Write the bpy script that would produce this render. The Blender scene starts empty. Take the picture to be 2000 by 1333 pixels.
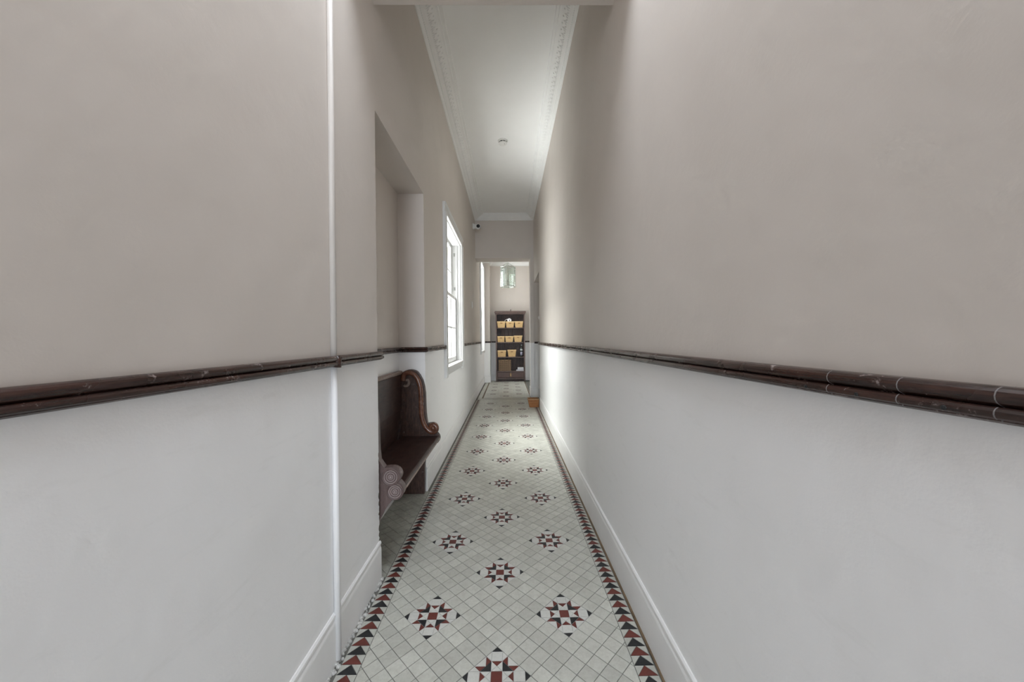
import bpy, math, random
from mathutils import Vector, Matrix
random.seed(7)
S = bpy.context.scene
COL = S.collection

# ------------------------------------------------------------------ camera, world, light, exposure
H = 1.2
F_PX, PITCH, YAW, ROLL = 701.7, -0.00525, 0.01136, -0.00913
cam_d = bpy.data.cameras.new('camera')
cam_d.sensor_width = 36.0
cam_d.sensor_fit = 'HORIZONTAL'
cam_d.lens = F_PX / 2000 * 36
cam_d.clip_start = 0.02
cam = bpy.data.objects.new('camera', cam_d)
COL.objects.link(cam)
fw = Vector((math.sin(YAW) * math.cos(PITCH), math.cos(YAW) * math.cos(PITCH), math.sin(PITCH)))
rt = Vector((math.cos(YAW), -math.sin(YAW), 0))
up = rt.cross(fw)
rt2 = rt * math.cos(ROLL) + up * math.sin(ROLL)
up2 = -rt * math.sin(ROLL) + up * math.cos(ROLL)
m = Matrix((rt2, up2, -fw)).transposed().to_4x4()
m.translation = (0, 0, H)
cam.matrix_world = m
S.camera = cam

w = bpy.data.worlds.new('overcast')
S.world = w
w.use_nodes = True
bg = w.node_tree.nodes['Background']
bg.inputs[0].default_value = (0.93, 0.97, 1.0, 1)
bg.inputs[1].default_value = 1.3


def area(name, loc, direction, sx, sy, power, col=(1, 1, 1), spread=180):
    d = bpy.data.lights.new(name, 'AREA')
    d.shape = 'RECTANGLE'
    d.size, d.size_y = sx, sy
    d.energy = power
    d.color = col
    d.spread = math.radians(spread)
    o = bpy.data.objects.new(name, d)
    COL.objects.link(o)
    o.location = loc
    o.rotation_euler = Vector(direction).to_track_quat('-Z', 'Y').to_euler()
    return o


area('daylight_entrance_door', (-0.05, -5.7, 1.4), (0, 1, 0), 1.1, 2.6, 142, (0.885, 0.965, 1.06))
area('skylight_over_entrance', (-0.05, 1.15, 3.70), (0, 0, -1), 1.0, 0.6, 21.5, (0.885, 0.965, 1.06))  # unseen overhead fill, added to brighten the pier, near floor and ceiling
area('sky_above_near_window', (-2.10, 4.42, 4.0), (1, 0, -1.6), 2.8, 2.0, 650, (0.98, 0.98, 0.96))
area('ground_bounce_near_window', (-2.10, 4.42, -0.6), (1, 0, 1.7), 2.8, 2.0, 350, (0.98, 0.98, 0.96))
area('daylight_near_window', (-2.30, 4.42, 1.75), (1, 0, 0), 2.6, 2.6, 50, (0.98, 0.98, 0.96))
area('daylight_far_window', (-1.12, 9.2, 2.0), (1, 0, 0), 1.0, 2.1, 50, (0.98, 0.985, 0.98))
S.view_settings.view_transform = 'Standard'
S.view_settings.look = 'None'
S.view_settings.gamma = 1
S.view_settings.use_curve_mapping = False
S.view_settings.exposure = 0.36
S.cycles.max_bounces = 14
S.cycles.diffuse_bounces = 10
S.cycles.transparent_max_bounces = 16

# ------------------------------------------------------------------ dimensions
XL, XR = -0.657, 0.546            # wall faces
ZC = 3.745                       # ceiling
U = 0.0409                       # module of the floor pattern
SX, SY = -0.0517, 1.2722         # centre of one star
FL, FR = -0.5525, 0.4515         # tile field between the borders
Y_END = 7.12                     # end of the corridor field
RAIL_Z = 1.12


# ------------------------------------------------------------------ mesh collector
class MB:
    def __init__(self):
        self.v, self.f, self.mi, self.sm = [], [], [], []
        self.cur = 0
        self.smooth = False

    def face(self, idx):
        self.f.append(tuple(idx)); self.mi.append(self.cur); self.sm.append(self.smooth)

    def box(self, a, b):
        x0, x1 = sorted((a[0], b[0])); y0, y1 = sorted((a[1], b[1])); z0, z1 = sorted((a[2], b[2]))
        n = len(self.v)
        self.v += [(x0, y0, z0), (x1, y0, z0), (x1, y1, z0), (x0, y1, z0), (x0, y0, z1), (x1, y0, z1), (x1, y1, z1), (x0, y1, z1)]
        for q in ((0, 3, 2, 1), (4, 5, 6, 7), (0, 1, 5, 4), (1, 2, 6, 5), (2, 3, 7, 6), (3, 0, 4, 7)):
            self.face([n + i for i in q])
        return self

    def bbox(self, a, b, bev=0.003):
        """box with chamfered edges (26-face)"""
        x0, x1 = sorted((a[0], b[0])); y0, y1 = sorted((a[1], b[1])); z0, z1 = sorted((a[2], b[2]))
        bev = min(bev, (x1 - x0) * .45, (y1 - y0) * .45, (z1 - z0) * .45)
        c = ((x0 + x1) / 2, (y0 + y1) / 2, (z0 + z1) / 2)
        hx, hy, hz = (x1 - x0) / 2, (y1 - y0) / 2, (z1 - z0) / 2
        idx = {}
        n = len(self.v)
        for sx in (-1, 1):
            for sy in (-1, 1):
                for sz in (-1, 1):
                    for k in range(3):
                        h = [hx - bev, hy - bev, hz - bev]
                        h[k] += bev
                        idx[(sx, sy, sz, k)] = len(self.v)
                        self.v.append((c[0] + sx * h[0], c[1] + sy * h[1], c[2] + sz * h[2]))
        g = lambda sx, sy, sz, k: idx[(sx, sy, sz, k)]
        for s in (-1, 1):
            self.face([g(s, -1, -1, 0), g(s, 1, -1, 0), g(s, 1, 1, 0), g(s, -1, 1, 0)][::s])
            self.face([g(-1, s, -1, 1), g(-1, s, 1, 1), g(1, s, 1, 1), g(1, s, -1, 1)][::s])
            self.face([g(-1, -1, s, 2), g(1, -1, s, 2), g(1, 1, s, 2), g(-1, 1, s, 2)][::s])
        for s in (-1, 1):
            for t in (-1, 1):
                self.face([g(s, t, -1, 0), g(s, t, 1, 0), g(s, t, 1, 1), g(s, t, -1, 1)][::-s * t])
                self.face([g(s, -1, t, 0), g(s, 1, t, 0), g(s, 1, t, 2), g(s, -1, t, 2)][::s * t])
                self.face([g(-1, s, t, 1), g(1, s, t, 1), g(1, s, t, 2), g(-1, s, t, 2)][::-s * t])
                for q in (-1, 1):
                    self.face([g(s, t, q, 0), g(s, t, q, 1), g(s, t, q, 2)][::s * t * q])
        return self

    def prism(self, poly, z0, z1, axis='z'):
        """poly: 2D list; extruded along axis (z: (x,y); y: (x,z); x: (y,z))"""
        n = len(self.v); k = len(poly)
        def P(p, t):
            if axis == 'z': return (p[0], p[1], t)
            if axis == 'y': return (p[0], t, p[1])
            return (t, p[0], p[1])
        self.v += [P(p, z0) for p in poly] + [P(p, z1) for p in poly]
        a = sum(poly[i][0] * poly[(i + 1) % k][1] - poly[(i + 1) % k][0] * poly[i][1] for i in range(k))
        flip = (a < 0) != (axis == 'y') != (z1 < z0)
        def F(q):
            self.face(q[::-1] if flip else q)
        F([n + i for i in reversed(range(k))])
        F([n + k + i for i in range(k)])
        for i in range(k):
            j = (i + 1) % k
            F([n + i, n + j, n + k + j, n + k + i])
        return self

    def tube(self, pts, r, seg=10, caps=True):
        pts = [Vector(p) for p in pts]
        rs = r if isinstance(r, (list, tuple)) else [r] * len(pts)
        n0 = len(self.v); ref = None
        for i, p in enumerate(pts):
            t = (pts[min(i + 1, len(pts) - 1)] - pts[max(i - 1, 0)]).normalized()
            if ref is None:
                ref = Vector((0, 0, 1)) if abs(t.z) < .9 else Vector((1, 0, 0))
            a = (ref - t * ref.dot(t)).normalized(); b = t.cross(a); ref = a
            for s in range(seg):
                th = 2 * math.pi * s / seg
                self.v.append(tuple(p + (a * math.cos(th) + b * math.sin(th)) * rs[i]))
        sm = self.smooth; self.smooth = True
        for i in range(len(pts) - 1):
            for s in range(seg):
                s2 = (s + 1) % seg
                self.face([n0 + i * seg + s, n0 + i * seg + s2, n0 + (i + 1) * seg + s2, n0 + (i + 1) * seg + s])
        self.smooth = sm
        if caps:
            self.face([n0 + s for s in reversed(range(seg))])
            e = n0 + (len(pts) - 1) * seg
            self.face([e + s for s in range(seg)])
        return self

    def lathe(self, prof, c, axis='z', seg=24, smooth=True):
        """prof: list of (radius, t) along axis"""
        n0 = len(self.v)
        for (r, t) in prof:
            for s in range(seg):
                th = 2 * math.pi * s / seg
                u, v2 = r * math.cos(th), r * math.sin(th)
                d = {'z': (u, v2, t), 'y': (u, t, -v2), 'x': (t, u, v2)}[axis]
                self.v.append((c[0] + d[0], c[1] + d[1], c[2] + d[2]))
        sm = self.smooth; self.smooth = smooth
        for i in range(len(prof) - 1):
            for s in range(seg):
                s2 = (s + 1) % seg
                self.face([n0 + i * seg + s, n0 + i * seg + s2, n0 + (i + 1) * seg + s2, n0 + (i + 1) * seg + s])
        self.smooth = sm
        self.face([n0 + s for s in reversed(range(seg))])
        e = n0 + (len(prof) - 1) * seg
        self.face([e + s for s in range(seg)])
        return self

    def sweep(self, prof, path, closed_prof=True):
        """prof: (d, z) offsets; path: list of ((x,y), (nx,ny)) where n is the outward scaled mitre normal"""
        n0 = len(self.v); k = len(prof)
        for (p, nrm) in path:
            for (d, z) in prof:
                self.v.append((p[0] + nrm[0] * d, p[1] + nrm[1] * d, z))
        for i in range(len(path) - 1):
            for s in range(k):
                s2 = (s + 1) % k
                self.face([n0 + i * k + s, n0 + i * k + s2, n0 + (i + 1) * k + s2, n0 + (i + 1) * k + s])
        self.face([n0 + s for s in reversed(range(k))])
        e = n0 + (len(path) - 1) * k
        self.face([e + s for s in range(k)])
        return self

    def mesh(self, name, mats):
        me = bpy.data.meshes.new(name)
        me.from_pydata(self.v, [], self.f)
        for mm in (mats if isinstance(mats, (list, tuple)) else [mats]):
            me.materials.append(mm)
        me.polygons.foreach_set('material_index', self.mi)
        me.polygons.foreach_set('use_smooth', self.sm)
        me.update()
        return me

    def build(self, name, mats, parent=None, fix=True, warp=False):
        if warp:
            self.v = [(x + flare(x, y), y, z) for (x, y, z) in self.v]
        me = self.mesh(name, mats)
        if fix:
            import bmesh
            bm = bmesh.new(); bm.from_mesh(me)
            bmesh.ops.recalc_face_normals(bm, faces=bm.faces)
            bm.to_mesh(me); bm.free()
        return link(name, me, parent)


def link(name, me, parent=None):
    o = bpy.data.objects.new(name, me)
    COL.objects.link(o)
    if parent is not None:
        o.parent = parent
        o.matrix_parent_inverse = Matrix.Translation(-parent.location)
    return o


def thing(name, label, cat, loc, group=None):
    o = bpy.data.objects.new(name, None)
    o.empty_display_size = .05
    COL.objects.link(o)
    o.location = loc
    o['label'] = label; o['category'] = cat
    if group: o['group'] = group
    return o


def tag(o, label, cat, group=None):
    o['label'] = label; o['category'] = cat
    if group: o['group'] = group
    return o


def struct(o):
    o['kind'] = 'structure'
    return o


def flare(x, y):
    """the rail is let a little deeper into the wall beside the camera end"""
    if x > .4:
        a, b_, amt = .64, .25, .013
    elif x < -.5:
        a, b_, amt = 1.3, .3, -.010
    else:
        return 0
    t = min(1, max(0, (a - y) / (a - b_)))
    return amt * t * t * (1.6 - .6 * t)


# ------------------------------------------------------------------ materials
class N:
    def __init__(self, name):
        self.m = bpy.data.materials.new(name)
        self.m.use_nodes = True
        self.t = self.m.node_tree
        self.b = self.t.nodes['Principled BSDF']

    def n(self, typ, **kw):
        x = self.t.nodes.new(typ)
        for k, v in kw.items():
            if k.startswith('i_'):
                x.inputs[int(k[2:]) if k[2:].isdigit() else k[2:]].default_value = v
            else:
                setattr(x, k, v)
        return x

    def l(self, a, b):
        self.t.links.new(a, b)

    def noise(self, vec, scale, detail=4, rough=.55):
        x = self.n('ShaderNodeTexNoise')
        x.inputs['Scale'].default_value = scale
        x.inputs['Detail'].default_value = detail
        x.inputs['Roughness'].default_value = rough
        if vec is not None: self.l(vec, x.inputs['Vector'])
        return x.outputs['Fac']

    def ramp(self, fac, stops):
        x = self.n('ShaderNodeValToRGB')
        e = x.color_ramp.elements
        e[0].position, e[0].color = stops[0][0], (*stops[0][1], 1)
        e[1].position, e[1].color = stops[-1][0], (*stops[-1][1], 1)
        for p, c in stops[1:-1]:
            q = e.new(p); q.color = (*c, 1)
        self.l(fac, x.inputs[0])
        return x.outputs[0]

    def mix(self, fac, a, b, mode='MIX'):
        x = self.n('ShaderNodeMix', data_type='RGBA', blend_type=mode)
        for sock, val in ((x.inputs['Factor'], fac), (x.inputs['A'], a), (x.inputs['B'], b)):
            if hasattr(val, 'links') or hasattr(val, 'is_output'):
                self.l(val, sock)
            elif isinstance(val, tuple):
                sock.default_value = (*val, 1)
            else:
                sock.default_value = val
        return x.outputs['Result']

    def math(self, op, a, b=None, c=None):
        x = self.n('ShaderNodeMath', operation=op)
        for i, v in enumerate((a, b, c)):
            if v is None: continue
            if hasattr(v, 'is_output'): self.l(v, x.inputs[i])
            else: x.inputs[i].default_value = v
        return x.outputs[0]

    def bump(self, h, strength, dist):
        x = self.n('ShaderNodeBump')
        x.inputs['Strength'].default_value = strength
        x.inputs['Distance'].default_value = dist
        self.l(h, x.inputs['Height'])
        self.l(x.outputs[0], self.b.inputs['Normal'])

    def pos(self):
        return self.n('ShaderNodeNewGeometry').outputs['Position']

    def obj(self):
        return self.n('ShaderNodeTexCoord').outputs['Object']

    def base(self, c):
        if isinstance(c, tuple): self.b.inputs['Base Color'].default_value = (*c, 1)
        else: self.l(c, self.b.inputs['Base Color'])

    def rough(self, r):
        if hasattr(r, 'is_output'): self.l(r, self.b.inputs['Roughness'])
        else: self.b.inputs['Roughness'].default_value = r
        return self


def scaled(k, vec, s):
    x = k.n('ShaderNodeMapping')
    x.inputs['Scale'].default_value = s
    k.l(vec, x.inputs['Vector'])
    return x.outputs[0]


WHITE = (.885, .885, .89)
BEIGE = (.612, .563, .520)


def mat_wall():
    k = N('two_tone_wall_paint'); p = k.pos()
    sep = k.n('ShaderNodeSeparateXYZ'); k.l(p, sep.inputs[0])
    above = k.math('GREATER_THAN', sep.outputs[2], RAIL_Z)
    blot = k.noise(p, 1.7, 5, .6)
    beige = k.ramp(blot, [(.3, tuple(c * .965 for c in BEIGE)), (.7, tuple(c * 1.02 for c in BEIGE))])
    scuff = k.noise(scaled(k, p, (1, .8, 3.5)), 7, 6, .65)
    white = k.ramp(scuff, [(.25, (.84, .84, .84)), (.42, WHITE), (1, WHITE)])
    k.base(k.mix(above, white, beige))
    k.rough(.55)
    k.b.inputs['Specular IOR Level'].default_value = .35
    b1 = k.noise(p, 3.2, 3, .5)
    b2 = k.noise(p, 28, 4, .6)
    b3 = k.noise(p, 170, 2, .5)
    h = k.math('ADD', k.math('MULTIPLY', b1, .8), k.math('ADD', k.math('MULTIPLY', b2, .10), k.math('MULTIPLY', b3, .012)))
    k.bump(h, .5, .02)
    return k.m


def mat_plain(name, col, rough=.5, bump=0, scale=60, spec=.4, var=.04):
    k = N(name); p = k.pos()
    nf = k.noise(p, scale * .12, 5)
    k.base(k.ramp(nf, [(.25, tuple(c * (1 - var) for c in col)), (.75, tuple(min(1, c * (1 + var)) for c in col))]))
    k.rough(rough)
    k.b.inputs['Specular IOR Level'].default_value = spec
    if bump: k.bump(k.noise(p, scale, 3), bump, .004)
    return k.m


def mat_wood(name, dark, light, axis=(1, 1, 1), rough=.32, wear=None, scale=14, spec=.5):
    k = N(name); p = k.pos()
    g = k.noise(scaled(k, p, axis), scale, 6, .65)
    fine = k.noise(scaled(k, p, axis), scale * 7, 3, .6)
    mixed = k.math('ADD', k.math('MULTIPLY', g, .75), k.math('MULTIPLY', fine, .25))
    c = k.ramp(mixed, [(.33, dark), (.68, light)])
    if wear:
        wn = k.noise(p, 31, 7, .75)
        wm = k.ramp(wn, [(.60, (0, 0, 0)), (.69, (1, 1, 1))])
        c = k.mix(wm, c, wear)
    k.base(c)
    rr = k.math('ADD', k.math('MULTIPLY', k.noise(p, 9, 4), .25), rough - .12)
    k.rough(rr)
    k.b.inputs['Specular IOR Level'].default_value = spec
    k.bump(mixed, .25, .004)
    return k.m


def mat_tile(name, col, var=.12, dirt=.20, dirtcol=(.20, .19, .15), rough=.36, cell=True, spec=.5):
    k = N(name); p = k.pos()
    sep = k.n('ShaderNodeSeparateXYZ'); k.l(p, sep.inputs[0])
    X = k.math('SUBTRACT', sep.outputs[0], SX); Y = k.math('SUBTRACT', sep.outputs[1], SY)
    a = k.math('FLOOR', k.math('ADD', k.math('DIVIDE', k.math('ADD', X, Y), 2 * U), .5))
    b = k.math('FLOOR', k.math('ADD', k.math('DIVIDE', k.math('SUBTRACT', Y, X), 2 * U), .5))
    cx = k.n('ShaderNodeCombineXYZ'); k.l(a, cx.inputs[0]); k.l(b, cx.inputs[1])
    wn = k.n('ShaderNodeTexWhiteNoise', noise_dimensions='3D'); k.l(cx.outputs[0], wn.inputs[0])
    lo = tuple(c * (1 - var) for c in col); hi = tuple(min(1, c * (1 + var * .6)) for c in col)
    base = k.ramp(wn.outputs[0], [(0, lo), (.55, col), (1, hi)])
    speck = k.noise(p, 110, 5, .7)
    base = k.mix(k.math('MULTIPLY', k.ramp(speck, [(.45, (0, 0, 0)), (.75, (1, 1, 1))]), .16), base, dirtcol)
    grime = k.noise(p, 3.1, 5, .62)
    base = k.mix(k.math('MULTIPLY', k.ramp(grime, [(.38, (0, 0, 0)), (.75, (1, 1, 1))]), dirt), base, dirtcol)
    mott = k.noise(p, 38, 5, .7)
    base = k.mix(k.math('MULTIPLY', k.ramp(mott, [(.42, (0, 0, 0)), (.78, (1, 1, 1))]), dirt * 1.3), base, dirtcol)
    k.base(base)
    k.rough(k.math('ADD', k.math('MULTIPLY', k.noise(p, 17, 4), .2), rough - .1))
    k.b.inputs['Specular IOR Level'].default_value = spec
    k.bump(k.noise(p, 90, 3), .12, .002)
    return k.m


def mat_glass(name, tint=(.97, .985, .98), gloss=.07):
    m_ = bpy.data.materials.new(name); m_.use_nodes = True
    t = m_.node_tree
    t.nodes.clear()
    o = t.nodes.new('ShaderNodeOutputMaterial'); mx = t.nodes.new('ShaderNodeMixShader')
    tr = t.nodes.new('ShaderNodeBsdfTransparent'); gl = t.nodes.new('ShaderNodeBsdfGlossy')
    tr.inputs[0].default_value = (*tint, 1); gl.inputs['Roughness'].default_value = .03
    mx.inputs[0].default_value = gloss
    t.links.new(tr.outputs[0], mx.inputs[1]); t.links.new(gl.outputs[0], mx.inputs[2]); t.links.new(mx.outputs[0], o.inputs[0])
    return m_


M = {}
M['wall'] = mat_wall()
M['ceiling'] = mat_plain('ceiling_white_paint', (.915, .92, .92), .7, .06, 40, .2, .012)
M['cornice'] = mat_plain('cornice_white_paint', (.87, .875, .87), .6, .1, 90, .3, .02)
M['white_gloss'] = mat_plain('white_gloss_woodwork', (.84, .84, .84), .32, .05, 50, .5, .02)
M['window_paint'] = mat_plain('white_window_paint', (.66, .66, .655), .34, .05, 45, .5, .02)
M['outer_reveal'] = mat_plain('cream_outer_reveal_paint', (.42, .41, .375), .7, .1, 45, .2, .04)
M['base_paint'] = mat_plain('white_baseboard_paint', (.87, .87, .87), .38, .10, 45, .45, .04)
M['rail'] = mat_wood('dark_stained_rail_wood', (.010, .006, .005), (.062, .026, .019), (14, 1.2, 14), .26, (.30, .25, .24), 7, .5)
M['rail_x'] = mat_wood('dark_stained_rail_wood_crosswise', (.010, .006, .005), (.060, .025, .018), (1.2, 14, 14), .28, None, 7, .5)
M['pew'] = mat_wood('dark_pew_wood', (.012, .006, .005), (.066, .033, .026), (6, 1.2, 6), .36, (.11, .075, .068), 9, .32)
M['pew_end'] = mat_wood('dark_pew_end_wood', (.024, .015, .013), (.115, .066, .052), (8, 8, 1.6), .42, (.22, .185, .18), 10, .32)
M['pew_mould'] = mat_wood('reddish_pew_moulding_wood', (.070, .026, .017), (.225, .100, .060), (3, 3, 3), .24, None, 9, .5)
M['pew_worn'] = mat_wood('worn_pale_pew_wood', (.16, .115, .095), (.30, .23, .195), (5, 5, 5), .45, (.32, .27, .26), 12, .4)
M['pew_dusty'] = mat_wood('dusty_mauve_pew_end_wood', (.085, .055, .052), (.165, .118, .110), (6, 6, 2), .42, (.30, .25, .24), 10, .4)
M['rosette'] = mat_plain('dusty_rosette_carving', (.30, .245, .24), .6, .1, 90, .3, .1)
M['tile'] = mat_tile('cream_floor_tile', (.61, .615, .562))
M['star_white'] = mat_tile('white_star_tile', (.665, .67, .635), .04, .10)
M['red'] = mat_tile('oxblood_red_tile', (.150, .034, .026), .15, .08, (.12, .10, .09), .46, spec=.28)
M['black'] = mat_tile('black_tile', (.020, .021, .023), .15, .08, (.09, .09, .085), .46, spec=.28)
M['border_white'] = mat_tile('cream_border_tile', (.55, .555, .51), .08, .22)
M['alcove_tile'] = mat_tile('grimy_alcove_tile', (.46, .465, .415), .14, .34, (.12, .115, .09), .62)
M['grout'] = mat_plain('grey_floor_grout', (.17, .17, .155), .9, .3, 120, .2, .2)
M['mortar'] = mat_plain('rough_grey_mortar', (.50, .50, .485), .9, .8, 70, .2, .3)
M['brown_strip'] = mat_wood('brown_floor_edge_strip', (.085, .055, .032), (.26, .18, .11), (6, 1, 6), .6, None, 9, .3)
M['glass'] = mat_glass('window_glass')
M['lantern_glass'] = mat_glass('pale_green_lantern_glass', (.92, .955, .935), .13)
M['nickel'] = mat_plain('pale_nickel', (.62, .64, .60), .28, 0, 40, .5, .05)
M['nickel'].node_tree.nodes['Principled BSDF'].inputs['Metallic'].default_value = .6
M['candle'] = mat_plain('ivory_candle_tube', (.80, .79, .72), .5)
M['case'] = mat_wood('dark_bookcase_wood', (.030, .019, .015), (.110, .068, .055), (9, 9, 1.4), .38, None, 8, .45)
M['case_front'] = mat_wood('brown_bookcase_front_wood', (.045, .028, .023), (.15, .092, .075), (9, 9, 1.4), .36, None, 8, .45)
M['case_back'] = mat_wood('dark_back_board_wood', (.014, .008, .006), (.075, .040, .030), (10, 10, 1.2), .45, None, 8, .4)
M['case_drawer'] = mat_wood('reddish_drawer_wood', (.040, .020, .015), (.130, .065, .048), (1.4, 9, 9), .36, None, 8, .45)
M['basket'] = mat_wood('pale_honey_basket_wood', (.46, .29, .125), (.70, .49, .25), (1.6, 6, 8), .55, None, 12, .3)
M['basket_rim'] = mat_wood('pale_basket_rim_wood', (.56, .39, .19), (.76, .57, .32), (1.6, 6, 8), .55, None, 12, .3)
M['slot'] = mat_plain('dark_slot', (.16, .085, .035), .8)  # dark colour stands in for the shade of the cut-out handle slots
M['weave'] = mat_wood('brown_seagrass', (.15, .095, .058), (.44, .31, .20), (5, 5, 5), .75, None, 30, .2)
M['weave_dark'] = mat_plain('dark_basket_inside', (.05, .033, .022), .9)
M['paper'] = mat_plain('white_paper', (.80, .80, .83), .6, .05, 50, .3)
M['paper_edge'] = mat_plain('lilac_grey_cover', (.34, .33, .42), .5)
M['plastic'] = mat_plain('white_plastic', (.79, .79, .775), .35, 0, 40, .5, .01)
M['dark'] = mat_plain('dark_plastic', (.012, .012, .013), .25, 0, 40, .5, .05)
M['grey_slot'] = mat_plain('grey_vent_shadow', (.16, .16, .16), .7)
M['bottle'] = mat_plain('dark_green_bottle', (.018, .030, .026), .12, 0, 40, .6, .1)
M['bottle_label'] = mat_plain('pale_bottle_label', (.60, .64, .64), .5, 0, 60, .3, .1)
M['block'] = mat_wood('orange_brown_block_wood', (.20, .070, .018), (.46, .20, .062), (1.2, 5, 8), .42, None, 11, .4)
M['block_edge'] = mat_wood('pale_block_edge_wood', (.38, .21, .10), (.58, .37, .20), (1.2, 5, 8), .5, None, 11, .4)
M['pipe_beige'] = mat_plain('pale_beige_pipe_paint', (.66, .625, .59), .4, .06, 40, .5, .03)
M['pipe_white'] = mat_plain('white_pipe_paint', (.80, .80, .805), .38, .06, 40, .5, .02)
M['metal'] = mat_plain('steel', (.35, .35, .34), .35, 0, 40, .5)
M['metal'].node_tree.nodes['Principled BSDF'].inputs['Metallic'].default_value = .8
M['joint'] = mat_plain('pale_rail_filler', (.20, .185, .185), .6)
M['chip'] = mat_plain('exposed_dark_plaster', (.16, .14, .12), .95, .6, 80, .2, .35)
M['roof'] = mat_plain('outer_masonry', (.45, .43, .40), .9)


# ------------------------------------------------------------------ structure: walls
def slab_x(name, xf, xb, ys, zs, holes, mat, warp=False):
    """wall in a plane of constant x (xf: room face) with rectangular holes (y0,y1,z0,z1)"""
    ys = sorted(set(ys + [h[i] for h in holes for i in (0, 1)])); zs = sorted(set(zs + [h[i] for h in holes for i in (2, 3)]))
    b = MB()
    vid = {}
    def V(x, y, z):
        k = (x, y, z)
        if k not in vid:
            vid[k] = len(b.v); b.v.append(k)
        return vid[k]
    def solid(i, j):
        if not (0 <= i < len(ys) - 1 and 0 <= j < len(zs) - 1): return False
        cy, cz = (ys[i] + ys[i + 1]) / 2, (zs[j] + zs[j + 1]) / 2
        return not any(h[0] < cy < h[1] and h[2] < cz < h[3] for h in holes)
    for i in range(len(ys) - 1):
        for j in range(len(zs) - 1):
            if not solid(i, j): continue
            y0, y1, z0, z1 = ys[i], ys[i + 1], zs[j], zs[j + 1]
            for x in (xf, xb):
                b.face([V(x, y0, z0), V(x, y1, z0), V(x, y1, z1), V(x, y0, z1)])
            for (di, dj, e) in ((-1, 0, ((y0, z0), (y0, z1))), (1, 0, ((y1, z0), (y1, z1))), (0, -1, ((y0, z0), (y1, z0))), (0, 1, ((y0, z1), (y1, z1)))):
                if not solid(i + di, j + dj):
                    (ya, za), (yb, zb) = e
                    b.face([V(xf, ya, za), V(xf, yb, zb), V(xb, yb, zb), V(xb, ya, za)])
    return struct(b.build(name, mat, warp=warp))


flare_ys = [-6.2] + [round(.02 * i, 3) for i in range(0, 36)] + [.76, .82, .88, .94, 1.0, 1.06, 1.12, 1.18, 1.24, 1.3]
AL = (1.815, 2.85, 0.0, 2.355)
W1 = (3.80, 5.04, .90, 2.52)
W2 = (8.62, 9.70, .90, 3.12)
wl = slab_x('wall_left', XL, -1.05, [-6.2, 10.45], [-.1, 3.9], [(AL[0], AL[1], -.1, AL[3]), W1, W2], M['wall'])
wa = struct(MB().box((-.862, AL[0] - .0, -.1), (-1.05, AL[1], AL[3])).build('wall_alcove', M['wall']))
DR = (6.2, 7.4, -.1, 2.36)
slab_x('wall_right', XR, .93, [-6.2, 7.75], [-.1, 3.9], [DR], M['wall'])
b = MB()   # side passage beyond the doorway
b.box((.93, 6.1, -.1), (1.9, 6.2, 2.6)).box((.93, 7.4, -.1), (1.9, 7.5, 2.6)).box((1.9, 6.1, -.1), (2.0, 7.5, 2.6)).box((.93, 6.2, 2.45), (1.9, 7.4, 2.6))
struct(b.build('wall_passage', M['wall']))
struct(MB().box((.78, 7.75, -.1), (.93, 10.45, 3.9)).build('wall_far_right', M['wall']))
struct(MB().box((XL, 10.42, -.1), (.93, 10.55, 3.9)).build('wall_end', M['wall']))
b = MB()
b.box((-1.05, -6.2, -.1), (-.60, -6.05, 3.9)).box((.50, -6.2, -.1), (.93, -6.05, 3.9)).box((-.60, -6.2, 2.75), (.50, -6.05, 3.9))
struct(b.build('wall_back', M['wall']))
struct(MB().box((-.70, 1.46, 2.878), (.60, 1.812, 3.8)).build('beam', M['wall']))
struct(MB().box((XL, 7.4, 2.865), (XR, 7.75, 3.8)).build('beam', M['wall']))
struct(MB().bbox((.466, 7.4, -.05), (XR + .01, 7.75, 2.87), .004).build('pillar', M['wall']))
struct(MB().bbox((XL - .01, 9.97, -.05), (-.498, 10.43, 3.5), .004).build('pillar', M['wall']))
struct(MB().box((-1.05, -6.2, ZC), (.93, 7.5, 3.92)).build('ceiling', M['ceiling']))
struct(MB().box((-1.05, 7.5, 3.42), (.93, 10.55, 3.8)).build('ceiling', M['ceiling']))

# chipped plaster along the corner of the near pier
b = MB()
rr = random.Random(3)
z = .02
while z < .62:
    hgt = rr.uniform(.012, .05); wd = rr.uniform(.002, .009) * (1.2 if z < .4 else .6)
    b.prism([(1.8162, z), (1.8162 + .0, z + hgt), (1.8150 - wd * .6, z + hgt * .85), (1.8150 - wd, z + hgt * .5), (1.8150 - wd * .5, z + hgt * .15)], XL - .002, XL + .0012, 'x')
    z += hgt + rr.choice([.0, .004, .02])
b.build('chipped_plaster', M['chip'], wl)['kind'] = 'stuff'


# ------------------------------------------------------------------ mouldings
def run(prof, pts, name, mat, parent=None, warp=False, close=False):
    """sweep a (d, z) profile along a polyline of wall points; d is measured to the RIGHT of travel"""
    path = []
    n = len(pts)
    for i, p in enumerate(pts):
        def nrm(a, c):
            dx, dy = c[0] - a[0], c[1] - a[1]; L = math.hypot(dx, dy)
            return (dy / L, -dx / L)
        if i == 0: nn = nrm(pts[0], pts[1])
        elif i == n - 1: nn = nrm(pts[-2], pts[-1])
        else:
            a, c = nrm(pts[i - 1], p), nrm(p, pts[i + 1])
            s = 1 + a[0] * c[0] + a[1] * c[1]
            nn = ((a[0] + c[0]) / s, (a[1] + c[1]) / s)
        path.append((p, nn))
    b = MB().sweep(prof, path)
    return b.build(name, mat, parent, warp=warp)


def arc(cd, cz, r, a0, a1, n=5):
    return [(cd + r * math.cos(math.radians(a0 + (a1 - a0) * i / n)), cz + r * math.sin(math.radians(a0 + (a1 - a0) * i / n))) for i in range(n + 1)]


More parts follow.
